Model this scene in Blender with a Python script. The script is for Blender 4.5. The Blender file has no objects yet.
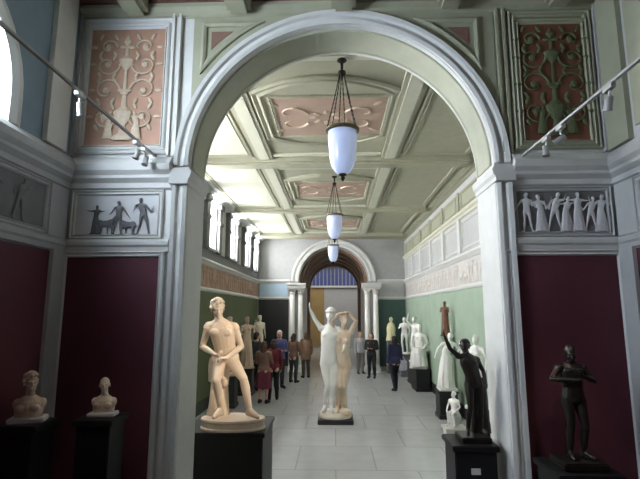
import bpy, bmesh, math, random
from mathutils import Vector as V, Matrix as M
random.seed(7)
PI = math.pi
C = bpy.context.scene.collection

# ------------------------------------------------------------------ materials
def lin(c):
    return tuple(((x/255)/12.92 if x/255 <= .04045 else ((x/255+.055)/1.055)**2.4) for x in c)

def mat(name, rgb, rough=.6, metal=0., var=.12, scale=6., bump=.0, bscale=40., spec=.5, emit=None, coat=0.):
    m = bpy.data.materials.new(name); m.use_nodes = True
    nt = m.node_tree; b = nt.nodes['Principled BSDF']
    c = lin(rgb)
    tc = nt.nodes.new('ShaderNodeTexCoord')
    n = nt.nodes.new('ShaderNodeTexNoise'); n.inputs['Scale'].default_value = scale; n.inputs['Detail'].default_value = 5
    nt.links.new(tc.outputs['Object'], n.inputs['Vector'])
    r = nt.nodes.new('ShaderNodeValToRGB')
    r.color_ramp.elements[0].position = .3; r.color_ramp.elements[1].position = .7
    r.color_ramp.elements[0].color = (*[x*(1-var) for x in c], 1)
    r.color_ramp.elements[1].color = (*[min(1, x*(1+var)) for x in c], 1)
    nt.links.new(n.outputs['Fac'], r.inputs['Fac']); nt.links.new(r.outputs['Color'], b.inputs['Base Color'])
    b.inputs['Roughness'].default_value = rough; b.inputs['Metallic'].default_value = metal
    b.inputs['Specular IOR Level'].default_value = spec
    b.inputs['Coat Weight'].default_value = coat
    if bump:
        n2 = nt.nodes.new('ShaderNodeTexNoise'); n2.inputs['Scale'].default_value = bscale
        nt.links.new(tc.outputs['Object'], n2.inputs['Vector'])
        bp = nt.nodes.new('ShaderNodeBump'); bp.inputs['Strength'].default_value = bump; bp.inputs['Distance'].default_value = .01
        nt.links.new(n2.outputs['Fac'], bp.inputs['Height']); nt.links.new(bp.outputs['Normal'], b.inputs['Normal'])
    if emit:
        b.inputs['Emission Color'].default_value = (*lin(emit[0]), 1); b.inputs['Emission Strength'].default_value = emit[1]
    return m

mats = dict(
    paint=mat('grey_stone_paint', (203, 204, 200), .6, var=.04, bump=.05),
    olive=mat('olive_stone_paint', (154, 155, 133), .65, var=.06, bump=.05),
    grey=mat('mid_grey_paint', (176, 177, 176), .65, var=.05),
    blue=mat('blue_grey_paint', (118, 138, 152), .7, var=.06),
    paleblue=mat('pale_blue_panel', (168, 190, 206), .7, var=.05),
    red=mat('dark_red_wall', (88, 42, 52), .7, var=.10, scale=3),
    green=mat('green_wall', (144, 162, 142), .75, var=.07, scale=2),
    greenshade=mat('green_wall_shaded', (88, 96, 66), .75, var=.07, scale=2),  # darker green with shade put into its colour
    teal=mat('dark_teal_wall', (58, 84, 78), .7, var=.08),
    charcoal=mat('charcoal_wall', (46, 46, 48), .7, var=.08),
    pale=mat('pale_panel', (196, 197, 178), .7, var=.04),
    brown=mat('brown_painted_panel', (168, 140, 122), .7, var=.14, scale=3),
    hallceil=mat('hall_ceiling_paint', (166, 165, 144), .7, var=.05),
    hallbrown=mat('hall_ceiling_panel', (172, 148, 132), .7, var=.08, scale=3),
    scroll=mat('scroll_paint', (186, 166, 146), .65, var=.1),
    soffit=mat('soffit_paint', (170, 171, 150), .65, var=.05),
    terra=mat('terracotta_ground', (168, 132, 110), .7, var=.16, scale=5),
    terrashade=mat('terracotta_ground_shaded', (112, 70, 52), .7, var=.18, scale=5),  # terracotta ground with the shade mixed into its colour
    plaster=mat('relief_plaster', (196, 192, 186), .6, var=.08),
    goldgrey=mat('ornament_gilt_grey', (192, 174, 150), .55, var=.15, scale=9),
    reliefgrey=mat('relief_ground', (206, 206, 206), .65, var=.06),
    reliefdark=mat('relief_dark', (92, 92, 94), .6, var=.15),
    slate=mat('relief_slate', (112, 112, 112), .6, var=.12),
    marble=mat('marble', (226, 214, 198), .38, var=.06, scale=4, bump=.05, bscale=60),
    marblewarm=mat('marble_warm', (222, 200, 178), .4, var=.08, scale=5, bump=.05, bscale=60),
    marblepink=mat('marble_pink', (206, 182, 162), .42, var=.08, scale=5),
    marblewhite=mat('marble_white', (232, 230, 226), .38, var=.05, scale=4),
    bronze=mat('bronze', (62, 58, 54), .38, metal=.75, var=.25, scale=8, bump=.1),
    terracottafig=mat('brown_patina', (116, 80, 62), .5, var=.2, scale=8),
    black=mat('black_lacquer', (18, 18, 19), .5, var=.15),
    blackmet=mat('black_metal', (40, 38, 34), .45, metal=.6),
    railm=mat('rail_aluminium', (172, 172, 170), .4, metal=.3),
    raildark=mat('rail_bronze', (150, 148, 144), .45, metal=.4),
    lampglass=mat('lamp_glass', (186, 196, 226), .25, var=.03, emit=((190, 206, 250), .12)),
    brass=mat('aged_brass', (98, 88, 66), .4, metal=.7),
    window=mat('daylight_pane', (240, 245, 250), .3, var=0, emit=((251, 252, 255), 28.)),
    windowblue=mat('daylight_pane_side', (240, 245, 250), .3, var=0, emit=((228, 240, 255), 26.)),
    frame=mat('window_frame', (150, 150, 150), .5),
    darkframe=mat('dark_pilaster', (96, 96, 97), .6),
    ceilbrown=mat('ceiling_brown', (120, 92, 80), .7, var=.12),
    ochre=mat('ochre_wall', (166, 140, 92), .75, var=.1, scale=2),
    archbrown=mat('vault_brown', (138, 110, 92), .7, var=.14, scale=3),
    bluelight=mat('blue_glazing', (60, 72, 130), .3, var=.1, emit=((70, 88, 150), .06)),
    skin=mat('skin', (196, 150, 126), .55, var=.05),
    white_cloth=mat('white_cloth', (214, 212, 220), .8),
)
CLOTH = {}
def cloth(rgb):
    if rgb not in CLOTH: CLOTH[rgb] = mat('cloth_%d' % len(CLOTH), rgb, .85, var=.1, scale=12, bump=.1)
    return CLOTH[rgb]

# polished stone floor with large slabs
def floor_mat():
    m = bpy.data.materials.new('stone_floor'); m.use_nodes = True
    nt = m.node_tree; b = nt.nodes['Principled BSDF']
    tc = nt.nodes.new('ShaderNodeTexCoord')
    br = nt.nodes.new('ShaderNodeTexBrick'); br.offset = .5
    br.inputs['Scale'].default_value = 1.; br.inputs['Brick Width'].default_value = 1.3; br.inputs['Row Height'].default_value = 1.3
    br.inputs['Mortar Size'].default_value = .012
    br.inputs['Color1'].default_value = (*lin((172, 173, 177)), 1); br.inputs['Color2'].default_value = (*lin((166, 167, 171)), 1)
    br.inputs['Mortar'].default_value = (*lin((148, 148, 150)), 1)
    nt.links.new(tc.outputs['Object'], br.inputs['Vector'])
    n = nt.nodes.new('ShaderNodeTexNoise'); n.inputs['Scale'].default_value = 3; n.inputs['Detail'].default_value = 6
    nt.links.new(tc.outputs['Object'], n.inputs['Vector'])
    mx = nt.nodes.new('ShaderNodeMixRGB'); mx.blend_type = 'OVERLAY'; mx.inputs['Fac'].default_value = .15
    nt.links.new(br.outputs['Color'], mx.inputs['Color1']); nt.links.new(n.outputs['Color'], mx.inputs['Color2'])
    h = nt.nodes.new('ShaderNodeHueSaturation'); h.inputs['Saturation'].default_value = .25
    nt.links.new(mx.outputs['Color'], h.inputs['Color'])
    nt.links.new(h.outputs['Color'], b.inputs['Base Color'])
    b.inputs['Roughness'].default_value = .2
    return m
mats['floor'] = floor_mat()

# ------------------------------------------------------------------ object helpers
def link(name, mesh, m=None, parent=None):
    o = bpy.data.objects.new(name, mesh); C.objects.link(o)
    if m is not None: mesh.materials.append(mats[m] if isinstance(m, str) else m)
    if parent: o.parent = parent
    return o
def obj(name, bm, m, parent=None, smooth=False, loc=None):
    bmesh.ops.recalc_face_normals(bm, faces=bm.faces)
    me = bpy.data.meshes.new(name); bm.to_mesh(me); bm.free()
    if smooth:
        for p in me.polygons: p.use_smooth = True
    o = link(name, me, m, parent)
    if loc is not None: o.location = loc
    return o
def thing(name, label, cat, loc=(0, 0, 0), rz=0, group=None):
    o = bpy.data.objects.new(name, None); C.objects.link(o)
    o.location = loc; o.rotation_euler = (0, 0, rz)
    return tag(o, label, cat, group)
def tag(o, label, cat, group=None):
    o['label'] = label; o['category'] = cat
    if group: o['group'] = group
    return o
TN = [0]
def struct(name, bm, m, parent=None, smooth=False):
    if name == 'trim': TN[0] += 1; name = 'trim_%d' % TN[0]
    o = obj(name, bm, m, parent, smooth)
    if not parent: o['kind'] = 'structure'
    return o
def dup(root, loc, rz=None, label=None, scale=None):
    r = root.copy(); C.objects.link(r); r.location = loc
    if rz is not None: r.rotation_euler = (0, 0, rz)
    if scale: r.scale = (scale,)*3
    if label: r['label'] = label
    for ch in root.children:
        c = ch.copy(); C.objects.link(c); c.parent = r
        for g in ch.children:
            d = g.copy(); C.objects.link(d); d.parent = c
    return r

# ------------------------------------------------------------------ shape helpers
B = bmesh.new
def box(bm, x0, x1, y0, y1, z0, z1):
    v = [bm.verts.new(p) for p in ((x0, y0, z0), (x1, y0, z0), (x1, y1, z0), (x0, y1, z0), (x0, y0, z1), (x1, y0, z1), (x1, y1, z1), (x0, y1, z1))]
    for f in ((0, 3, 2, 1), (4, 5, 6, 7), (0, 1, 5, 4), (1, 2, 6, 5), (2, 3, 7, 6), (3, 0, 4, 7)):
        bm.faces.new([v[i] for i in f])
    return bm
def rings(bm, loops, closed=True, caps=True):
    vs = [[bm.verts.new(p) for p in l] for l in loops]
    n = len(vs[0])
    for a, b in zip(vs, vs[1:]):
        for i in range(n if closed else n-1):
            j = (i+1) % n
            bm.faces.new((a[i], a[j], b[j], b[i]))
    if caps and closed:
        bm.faces.new(vs[0][::-1]); bm.faces.new(vs[-1])
    return vs
def lathe(bm, prof, n=24, c=(0, 0, 0), sx=1, sy=1):
    rings(bm, [[(c[0]+r*sx*math.cos(2*PI*i/n), c[1]+r*sy*math.sin(2*PI*i/n), c[2]+z) for i in range(n)] for r, z in prof])
    return bm
def tube(bm, pts, r, n=8):
    pts = [V(p) for p in pts]; loops = []
    up = V((0, 0, 1))
    for i, p in enumerate(pts):
        d = (pts[min(i+1, len(pts)-1)]-pts[max(i-1, 0)]).normalized()
        a = d.cross(up)
        if a.length < .1: a = d.cross(V((1, 0, 0)))
        a.normalize(); b = d.cross(a)
        rr = r[i] if isinstance(r, (list, tuple)) else r
        loops.append([p+a*rr*math.cos(2*PI*k/n)+b*rr*math.sin(2*PI*k/n) for k in range(n)])
    rings(bm, loops); return bm
def capsule(bm, p0, r0, p1, r1, n=12, k=4):
    p0, p1 = V(p0), V(p1); d = p1-p0
    L = d.length
    d = d/L if L > 1e-6 else V((0, 0, 1))
    a = d.cross(V((0, 0, 1)))
    if a.length < .1: a = d.cross(V((1, 0, 0)))
    a.normalize(); b = d.cross(a); loops = []
    def ring(c, r): loops.append([c+(a*math.cos(2*PI*i/n)+b*math.sin(2*PI*i/n))*r for i in range(n)])
    for i in range(k): 
        t = -PI/2+PI/2*(i+.15)/k; ring(p0+d*r0*math.sin(t), r0*math.cos(t))
    ring(p0, r0); ring(p1, r1)
    for i in range(1, k+1):
        t = PI/2*(i-.15)/k; ring(p1+d*r1*math.sin(t), r1*math.cos(t))
    rings(bm, loops)
def ell(bm, c, r, mt=None, seg=14, rg=10):
    m = M.Translation(V(c)) @ (mt.to_4x4() if mt else M.Identity(4)) @ M.Diagonal((r[0], r[1], r[2], 1))
    bmesh.ops.create_uvsphere(bm, u_segments=seg, v_segments=rg, radius=1, matrix=m)
# moulded rectangular frame on a plane: o + u*U + v*W, standing out along N
def frame(bm, o, U, W, N, u0, u1, v0, v1, prof):
    o, U, W, N = V(o), V(U), V(W), V(N); loops = []
    for d, h in prof:
        loops.append([o+U*a+W*b+N*h for a, b in ((u0+d, v0+d), (u1-d, v0+d), (u1-d, v1-d), (u0+d, v1-d))])
    rings(bm, loops, caps=False)
    return bm
FP = [(0, 0), (0, .03), (.02, .04), (.03, .025), (.06, .025), (.07, .035), (.085, .02), (.085, 0)]
def fprof(w, h): return [(0, 0), (0, h*.75), (w*.2, h), (w*.35, h*.6), (w*.65, h*.6), (w*.8, h*.9), (w, h*.5), (w, 0)]
# straight moulding: profile (out, z) extruded along an axis
def mould(bm, prof, a0, a1, axis, base, sgn):
    l0, l1 = [], []
    for d, z in prof:
        for l, a in ((l0, a0), (l1, a1)):
            l.append((a, base+sgn*d, z) if axis == 'x' else (base+sgn*d, a, z))
    rings(bm, [l0, l1]); return bm

def remesh(bm, voxel, smooth=4):
    me = bpy.data.meshes.new('tmp'); bm.to_mesh(me); bm.free()
    o = bpy.data.objects.new('tmp', me); C.objects.link(o)
    r = o.modifiers.new('r', 'REMESH'); r.mode = 'VOXEL'; r.voxel_size = voxel; r.use_smooth_shade = True
    if smooth:
        s = o.modifiers.new('s', 'SMOOTH'); s.factor = .5; s.iterations = smooth
    dg = bpy.context.evaluated_depsgraph_get(); dg.update()
    out = bpy.data.meshes.new_from_object(o.evaluated_get(dg))
    bpy.data.objects.remove(o); bpy.data.meshes.remove(me)
    return out

# ------------------------------------------------------------------ figures
STAND = dict(pelvis=(0, 0, .94), waist=(0, -.01, 1.10), chest=(0, 0, 1.30), neck=(0, .01, 1.47), head=(0, -.02, 1.63),
    hl=(-.09, 0, .90), kl=(-.10, -.02, .50), al=(-.11, .03, .09), tl=(-.13, -.15, .03),
    hr=(.09, 0, .90), kr=(.10, -.02, .50), ar=(.11, .03, .09), tr=(.13, -.15, .03),
    sl=(-.185, .01, 1.41), el=(-.23, .03, 1.13), wl=(-.24, -.05, .89), fl=None,
    sr=(.185, .01, 1.41), er=(.23, .03, 1.13), wr=(.24, -.05, .89), fr=None)
def pose(**k):
    d = dict(STAND); d.update(k); return {a: (V(b) if b is not None else None) for a, b in d.items()}
def lerp(a, b, t): return a+(b-a)*t
def torso(bm, J, s, inf=0, female=False, low=True, high=True):
    P = [J['pelvis'], J['waist'], J['chest'], J['neck']]
    hx = (J['hr']-J['hl']).normalized(); sx = (J['sr']-J['sl']).normalized()
    w = J['sr']-J['sl']; sw = max(.12*s, w.length*.5)
    S = [(-.55, .085, .085), (-.3, .14, .115), (0, .165, .12), (.5, .15, .108), (1, .13 if female else .14, .095), (1.5, .148, .108), (2, .16 if not female else .15, .112), (2.45, .16, .10), (2.75, .13, .078), (3, .066, .06)]
    loops = []
    for t, rx, ry in S:
        if not low and t < .3: continue
        if not high and t > 1.2: continue
        i = min(2, max(0, int(math.floor(t)))); f = t-i
        c = lerp(P[i], P[i+1], f); d = (P[i+1]-P[i]).normalized()
        x = lerp(hx, sx, min(1, max(0, t/2.4))).normalized()
        y = d.cross(x).normalized(); x = y.cross(d).normalized()
        loops.append([c+x*(rx*s+inf)*math.cos(2*PI*k/18)+y*(ry*s+inf)*math.sin(2*PI*k/18) for k in range(18)])
    rings(bm, loops)
    return hx, sx
def arm(bm, J, s, q, inf=0, fore=True):
    capsule(bm, J['s'+q], .053*s+inf, lerp(J['s'+q], J['e'+q], .35), .05*s+inf)
    capsule(bm, lerp(J['s'+q], J['e'+q], .3), .05*s+inf, J['e'+q], .037*s+inf)
    if fore:
        mid = lerp(J['e'+q], J['w'+q], .3)
        capsule(bm, J['e'+q], .037*s+inf, mid, .04*s+inf); capsule(bm, mid, .04*s+inf, J['w'+q], .025*s+inf)
def leg(bm, J, s, q, inf=0, cut=1.):
    h, k, a = J['h'+q], J['k'+q], J['a'+q]
    capsule(bm, h, .088*s+inf, lerp(h, k, .45), .076*s+inf); capsule(bm, lerp(h, k, .4), .077*s+inf, k, .052*s+inf)
    m = lerp(k, a, .32); back = (k-h).normalized()
    sh = V((0, .018*s, 0))
    capsule(bm, k, .05*s+inf, m+sh, .056*s+inf); capsule(bm, m+sh, .056*s+inf, lerp(k, a, cut), (.034+.0*(1-cut))*s+inf)
def foot(bm, J, s, q, inf=0):
    a, t = J['a'+q], J['t'+q]
    d = (t-a); d.z = 0; d.normalize() if d.length > 1e-4 else None
    heel = a-d*.025*s-V((0, 0, .045*s)); ball = lerp(a, t, .75); ball.z = lerp(a, t, .8).z
    capsule(bm, a, .034*s+inf, heel, .033*s+inf); capsule(bm, a, .032*s+inf, ball, .034*s+inf)
    capsule(bm, heel, .032*s+inf, ball, .033*s+inf); capsule(bm, ball, .036*s+inf, t, .024*s+inf)
def hand(bm, J, s, q, curl=.5):
    w, e = J['w'+q], J['e'+q]; d = (w-e).normalized()
    if J.get('f'+q) is not None: d = J['f'+q].normalized()
    side = V((0, -1, 0)) - d*d.dot(V((0, -1, 0)))
    if side.length < .3: side = V((0, 0, 1)) - d*d.dot(V((0, 0, 1)))
    side.normalize(); nrm = d.cross(side).normalized()
    if nrm.dot(V((1 if q == 'l' else -1, 0, 0))) < 0: nrm = -nrm
    for i in range(4):
        o = side*((i-1.5)*.019*s)
        k = w+d*.078*s+o
        capsule(bm, w+d*.01*s+o*.7, .015*s, k, .012*s, 8, 2)
        L = (.03, .038, .042, .036)[i]*s
        d2 = (d*math.cos(curl)+nrm*math.sin(curl)); m = k+d2*L
        d3 = (d*math.cos(curl*2.1)+nrm*math.sin(curl*2.1))
        capsule(bm, k, .0105*s, m, .009*s, 8, 2); capsule(bm, m, .009*s, m+d3*L*.75, .0075*s, 8, 2)
    th = w+d*.03*s+side*.03*s
    capsule(bm, w+d*.012*s+side*.014*s, .014*s, th+d*.012*s+side*.01*s, .012*s, 8, 2)
    capsule(bm, th+d*.012*s+side*.01*s, .012*s, th+d*.05*s+side*.012*s+nrm*.012*s, .009*s, 8, 2)
def head_basis(J, yaw=0, pitch=0, roll=0):
    up = (J['head']-J['neck']).normalized()
    up = lerp(up, V((0, 0, 1)), .6).normalized()
    f = V((math.sin(yaw), -math.cos(yaw), 0)); x = f.cross(up).normalized(); f = up.cross(x).normalized()
    m = M((x, f, up)).transposed()
    return m @ M.Rotation(pitch, 3, 'X') @ M.Rotation(roll, 3, 'Y')
def head(bm, J, s, yaw=0, pitch=0, hair=None, beard=False, roll=0):
    m = head_basis(J, yaw, pitch, roll); h = J['head']
    P = lambda x, y, z: h+m @ V((x*s, y*s, z*s))
    capsule(bm, J['neck']-V((0, 0, .02*s)), .058*s, P(0, -.012, -.05), .05*s)
    ell(bm, P(0, -.012, .025), (.075*s, .094*s, .092*s), m)
    ell(bm, P(0, .026, -.035), (.058*s, .062*s, .078*s), m)
    ell(bm, P(0, .055, -.088), (.03*s, .027*s, .024*s), m)
    for sg in (-1, 1):
        capsule(bm, P(.012*sg, .085, .022), .008*s, P(.045*sg, .070, .024), .008*s, 8, 2)   # brow
        ell(bm, P(.03*sg, .072, .002), (.012*s, .009*s, .007*s), m, 8, 6)                     # eye
        ell(bm, P(.04*sg, .055, -.032), (.023*s, .022*s, .02*s), m, 8, 6)                     # cheek
        ell(bm, P(.077*sg, -.008, -.01), (.01*s, .02*s, .032*s), m, 8, 6)                     # ear
    capsule(bm, P(0, .086, .018), .009*s, P(0, .108, -.024), .014*s, 8, 2)                    # nose
    capsule(bm, P(-.018, .084, -.052), .008*s, P(.018, .084, -.052), .008*s, 8, 2)            # lips
    capsule(bm, P(-.014, .082, -.063), .008*s, P(.014, .082, -.063), .008*s, 8, 2)
    R = random.Random(3)
    if hair in ('curly', 'bun', 'wreath'):
        for i in range(70):
            a = R.uniform(0, 2*PI); b = R.uniform(-.1, 1.45)
            x, y, z = math.cos(a)*math.cos(b), math.sin(a)*math.cos(b), math.sin(b)
            if y > .45 and z < .62: continue
            ell(bm, P(.084*x, -.015+.105*y, .03+.1*z), (.024*s,)*3, None, 6, 5)
    if hair == 'bun':
        ell(bm, P(0, -.125, .01), (.045*s, .04*s, .04*s), m); 
    if hair == 'wreath':
        for i in range(16):
            a = 2*PI*i/16; ell(bm, P(.088*math.cos(a), -.01+.105*math.sin(a), .06), (.026*s, .026*s, .02*s), None, 6, 5)
    if hair == 'short':
        ell(bm, P(0, -.024, .035), (.081*s, .094*s, .094*s), m)
    if beard:
        for i in range(26):
            a = R.uniform(-1, 1); b = R.uniform(0, 1)
            ell(bm, P(.055*a*(1-.5*b), .05+.03*(1-abs(a))-.01*b, -.055-.085*b), (.019*s,)*3, None, 6, 5)
def figure(J, s=1., voxel=.012, female=False, hair='curly', yaw=0, pitch=0, beard=False, curl=.5, hands=True, smooth=3, roll=0, extra=None, breadth=1.):
    bm = B()
    hx, sx = torso(bm, J, s, 0, female)
    fr = hx.cross(V((0, 0, 1))).normalized(); fs = sx.cross(V((0, 0, 1))).normalized()
    up = (J['chest']-J['waist']).normalized()
    fs = sx.cross(up).normalized()
    for sg, q in ((-1, 'l'), (1, 'r')):
        ell(bm, J['pelvis']+hx*.075*s*sg-fr*.06*s-V((0, 0, .05*s)), (.085*s, .08*s, .095*s))
        if female: ell(bm, J['chest']+sx*.072*s*sg+fs*.09*s+up*.0*s, (.058*s, .055*s, .055*s))
        else: ell(bm, J['chest']+sx*.068*s*sg+fs*.075*s+up*.04*s, (.072*s, .035*s, .05*s))
        ell(bm, lerp(J['s'+q], J['e'+q], .08), (.062*s,)*3)
        capsule(bm, lerp(J['chest'], J['neck'], .75), .055*s, J['s'+q], .052*s)
        capsule(bm, lerp(J['neck'], J['head'], .1), .048*s, lerp(J['neck'], J['s'+q], .6)+V((0, 0, -.0)), .042*s)
        arm(bm, J, s, q); leg(bm, J, s, q); foot(bm, J, s, q)
        if hands: hand(bm, J, s, q, curl)
        else: capsule(bm, J['w'+q], .026*s, J['w'+q]+(J['w'+q]-J['e'+q]).normalized()*.13*s, .018*s)
    head(bm, J, s, yaw, pitch, hair, beard, roll)
    if extra: extra(bm)
    return remesh(bm, voxel, smooth)
def drape_bm(bm, path, n=56, folds=11, depth=.1, seed=0):
    """stack of rings (centre, rx, ry) with hanging folds that deepen towards the hem"""
    R = random.Random(seed); ph = R.uniform(0, 6); loops = []
    for i, (c, rx, ry) in enumerate(path):
        t = i/(len(path)-1); l = []
        for k in range(n):
            a = 2*PI*k/n
            f = 1+depth*(.25+.75*t)*(math.sin(folds*a+ph+.6*math.sin(3*a+t*2))*.7+.4*math.sin(folds*1.7*a+t*3))
            l.append((c[0]+rx*f*math.cos(a), c[1]+ry*f*math.sin(a), c[2]))
        loops.append(l)
    rings(bm, loops); return bm
def rock(bm, c, r, seed=0):
    R = random.Random(seed); ell(bm, c, r, None, 16, 12)
    for i in range(10):
        a = R.uniform(0, 6.28); b = R.uniform(-.5, 1.2)
        ell(bm, (c[0]+r[0]*.75*math.cos(a)*math.cos(b), c[1]+r[1]*.75*math.sin(a)*math.cos(b), c[2]+r[2]*.75*math.sin(b)), (r[0]*.35, r[1]*.35, r[2]*.3), None, 8, 6)
def plinth_round(name, m, parent, rx, ry, h, c=(0, 0), n=32):
    bm = B(); lathe(bm, [(1, 0), (1.0, h*.15), (.97, h*.25), (.97, h*.7), (1, h*.82), (.98, h)], n, (c[0], c[1], 0), rx, ry)
    return obj(name, bm, m, parent)
def plinth_box(name, m, parent, w, d, h, c=(0, 0)):
    bm = B(); box(bm, c[0]-w/2, c[0]+w/2, c[1]-d/2, c[1]+d/2, 0, h)
    bmesh.ops.bevel(bm, geom=bm.edges[:], offset=min(.012, h*.15), segments=2, affect='EDGES')
    return obj(name, bm, m, parent)
def pedestal(label, x0, x1, y0, y1, h, m='black', plaque=False, group=None):
    cx, cy = (x0+x1)/2, (y0+y1)/2; w, d = x1-x0, y1-y0
    t = thing('pedestal', label, 'pedestal', (cx, cy, 0), 0, group)
    def part(name, e, z0, z1, mm=m):
        bm = B(); box(bm, -w/2+e, w/2-e, -d/2+e, d/2-e, z0, z1)
        bmesh.ops.bevel(bm, geom=bm.edges[:], offset=.008, segments=2, affect='EDGES'); return obj(name, bm, mm, t)
    part('base', .0, 0, min(.1, h*.2)); part('shaft', .025, min(.1, h*.2), h-.05); part('cap', 0, h-.05, h)
    if plaque:
        bm = B(); box(bm, -.05, .03, -d/2+.012, -d/2+.0255, h-.24, h-.19); obj('plaque', bm, 'marblewhite', t)
    return t

# ================================================================== SETTING
XL, XR = -3.35, 3.05            # hall walls
FL, FR = -2.60, 2.64            # front room walls
D0, D1 = 4.30, 4.84             # arch wall
YE = 20.                        # hall end wall
HC = 5.62                       # ceilings
AX, AR, AZ = .055, 1.475, 3.90  # main arch
BK = -2.

bm = B(); box(bm, -4.2, 4.2, BK, 34, -.2, 0); struct('floor', bm, 'floor')

# arch wall: outline with opening, extruded
def arch_wall(bm, x0, x1, z1, ax, ar, az, y0, y1, n=48):
    pts = [(ax-ar*math.cos(PI*i/n), az+ar*math.sin(PI*i/n)) for i in range(n+1)]
    for ya, fl in ((y0, 0), (y1, 1)):
        def face(ps):
            f = [bm.verts.new((p[0], ya, p[1])) for p in ps]; bm.faces.new(f)
        face([(x0, 0), (ax-ar, 0), (ax-ar, az), (x0, az)]); face([(ax+ar, 0), (x1, 0), (x1, az), (ax+ar, az)])
        for i in range(n):
            a, b = pts[i], pts[i+1]
            ta = (a[0] if 0 < i else x0, z1); tb = (b[0] if i+1 < n else x1, z1)
            if i == 0: face([(x0, az), a, b, tb, (x0, z1)])
            elif i == n-1: face([a, b, (x1, az), (x1, z1), ta])
            else: face([a, b, tb, ta])
    prof = [(ax-ar, 0)]+pts+[(ax+ar, 0)]
    for a, b in zip(prof, prof[1:]):
        bm.faces.new([bm.verts.new(p) for p in ((a[0], y0, a[1]), (b[0], y0, b[1]), (b[0], y1, b[1]), (a[0], y1, a[1]))])
    for x in (x0, x1):
        bm.faces.new([bm.verts.new(p) for p in ((x, y0, 0), (x, y1, 0), (x, y1, z1), (x, y0, z1))])
    bm.faces.new([bm.verts.new(p) for p in ((x0, y0, z1), (x1, y0, z1), (x1, y1, z1), (x0, y1, z1))])
    bmesh.ops.remove_doubles(bm, verts=bm.verts, dist=1e-4)
    return bm
bm = B(); arch_wall(bm, XL-.2, XR+.2, HC, AX, AR, AZ, D0, D1); struct('wall_front', bm, 'paint')

# archivolt: moulding swept round the arch on the wall face
def archivolt(bm, ax, ar, az, y, prof, n=56, zlow=None, sgn=-1):
    loops = []
    path = [(ax-math.cos(PI*i/n)*1, math.sin(PI*i/n), -math.cos(PI*i/n)) for i in range(n+1)]
    for i in range(n+1):
        c, s_ = -math.cos(PI*i/n), math.sin(PI*i/n)
        loops.append([(ax+c*(ar+d), y+sgn*h, az+s_*(ar+d)) for d, h in prof])
    rings(bm, loops)
    return bm
AP = [(0, 0), (0, .03), (.035, .045), (.05, .02), (.085, .02), (.10, .05), (.135, .06), (.15, .02), (.15, 0)]
bm = B(); archivolt(bm, AX, AR+.005, AZ, D0, AP); struct('trim', bm, 'paint')
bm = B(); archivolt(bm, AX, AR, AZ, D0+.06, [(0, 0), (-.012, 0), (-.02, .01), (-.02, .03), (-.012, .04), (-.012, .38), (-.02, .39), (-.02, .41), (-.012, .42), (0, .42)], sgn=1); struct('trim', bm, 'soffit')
# jamb mouldings under the impost
for sg in (-1, 1):
    bm = B(); xj = AX+sg*(AR+.005)
    l = [[(xj+sg*d, D0-h, z) for d, h in AP] for z in (0, 3.70)]
    rings(bm, l); struct('trim', bm, 'paint')
# impost cornice on both sides, returning through the reveal
IP = [(0, 3.66), (.03, 3.68), (.03, 3.73), (.07, 3.77), (.07, 3.80), (.10, 3.84), (.11, 3.90), (.06, 3.96), (.0, 4.0)]
def impost(x0, x1):
    bm = B(); mould(bm, IP, x0, x1, 'x', D0, -1); struct('trim', bm, 'paint')
impost(FL, AX-AR-.16); impost(AX+AR+.16, FR)
IP2 = [(-.15, 3.71), (.012, 3.71), (.016, 3.75), (.035, 3.78), (.045, 3.83), (.02, 3.86), (-.15, 3.86)]
for sg in (-1, 1):
    xj = AX+sg*AR
    bm = B(); rings(bm, [[(xj-sg*d if d > 0 else xj+sg*.17, y, z) for d, z in IP2] for y in (D0-.075, D1+.03)])
    struct('trim', bm, 'paint')
# rails above red panels, frieze frames, red panels, upper panel frames
RP = [(0, 3.05), (.03, 3.06), (.035, 3.10), (.05, 3.12), (.05, 3.15), (.02, 3.18), (0, 3.18)]
for x0, x1 in ((FL, AX-AR-.155), (AX+AR+.155, FR)):
    bm = B(); mould(bm, RP, x0, x1, 'x', D0, -1); struct('trim', bm, 'paint')
LX0, LX1 = -2.55, -1.66; RX0, RX1 = 1.69, 2.56
for x0, x1 in ((LX0-.0, LX1), (1.62, 2.59)):
    bm = B(); box(bm, x0, x1, D0-.02, D0, .25, 3.04); struct('trim', bm, 'red')
    bm = B(); frame(bm, (0, D0-.004, 0), (1, 0, 0), (0, 0, 1), (0, -1, 0), x0-.05, x1+.05, .2, 3.06, fprof(.055, .04)); struct('trim', bm, 'paint')
    bm = B(); box(bm, x0, x1, D0-.03, D0, 0, .24); struct('trim', bm, 'charcoal')
# corner pilasters
for x0, x1, m_ in ((FL, -2.57, 'grey'), (2.57, FR, 'grey')):
    bm = B(); box(bm, x0, x1, D0-.05, D0, 4.0, HC)
    bm2 = bm; struct('trim', bm2, m_)
# upper panels
UZ0, UZ1 = 4.03, 5.48
for x0, x1, m_ in ((-2.57, -1.63, 'paint'), (1.74, 2.55, 'olive')):  # right frame in darker olive: shade put into the colour
    bm = B(); frame(bm, (0, D0, 0), (1, 0, 0), (0, 0, 1), (0, -1, 0), x0, x1, UZ0, UZ1, fprof(.07, .04)); struct('trim', bm, m_)
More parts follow.
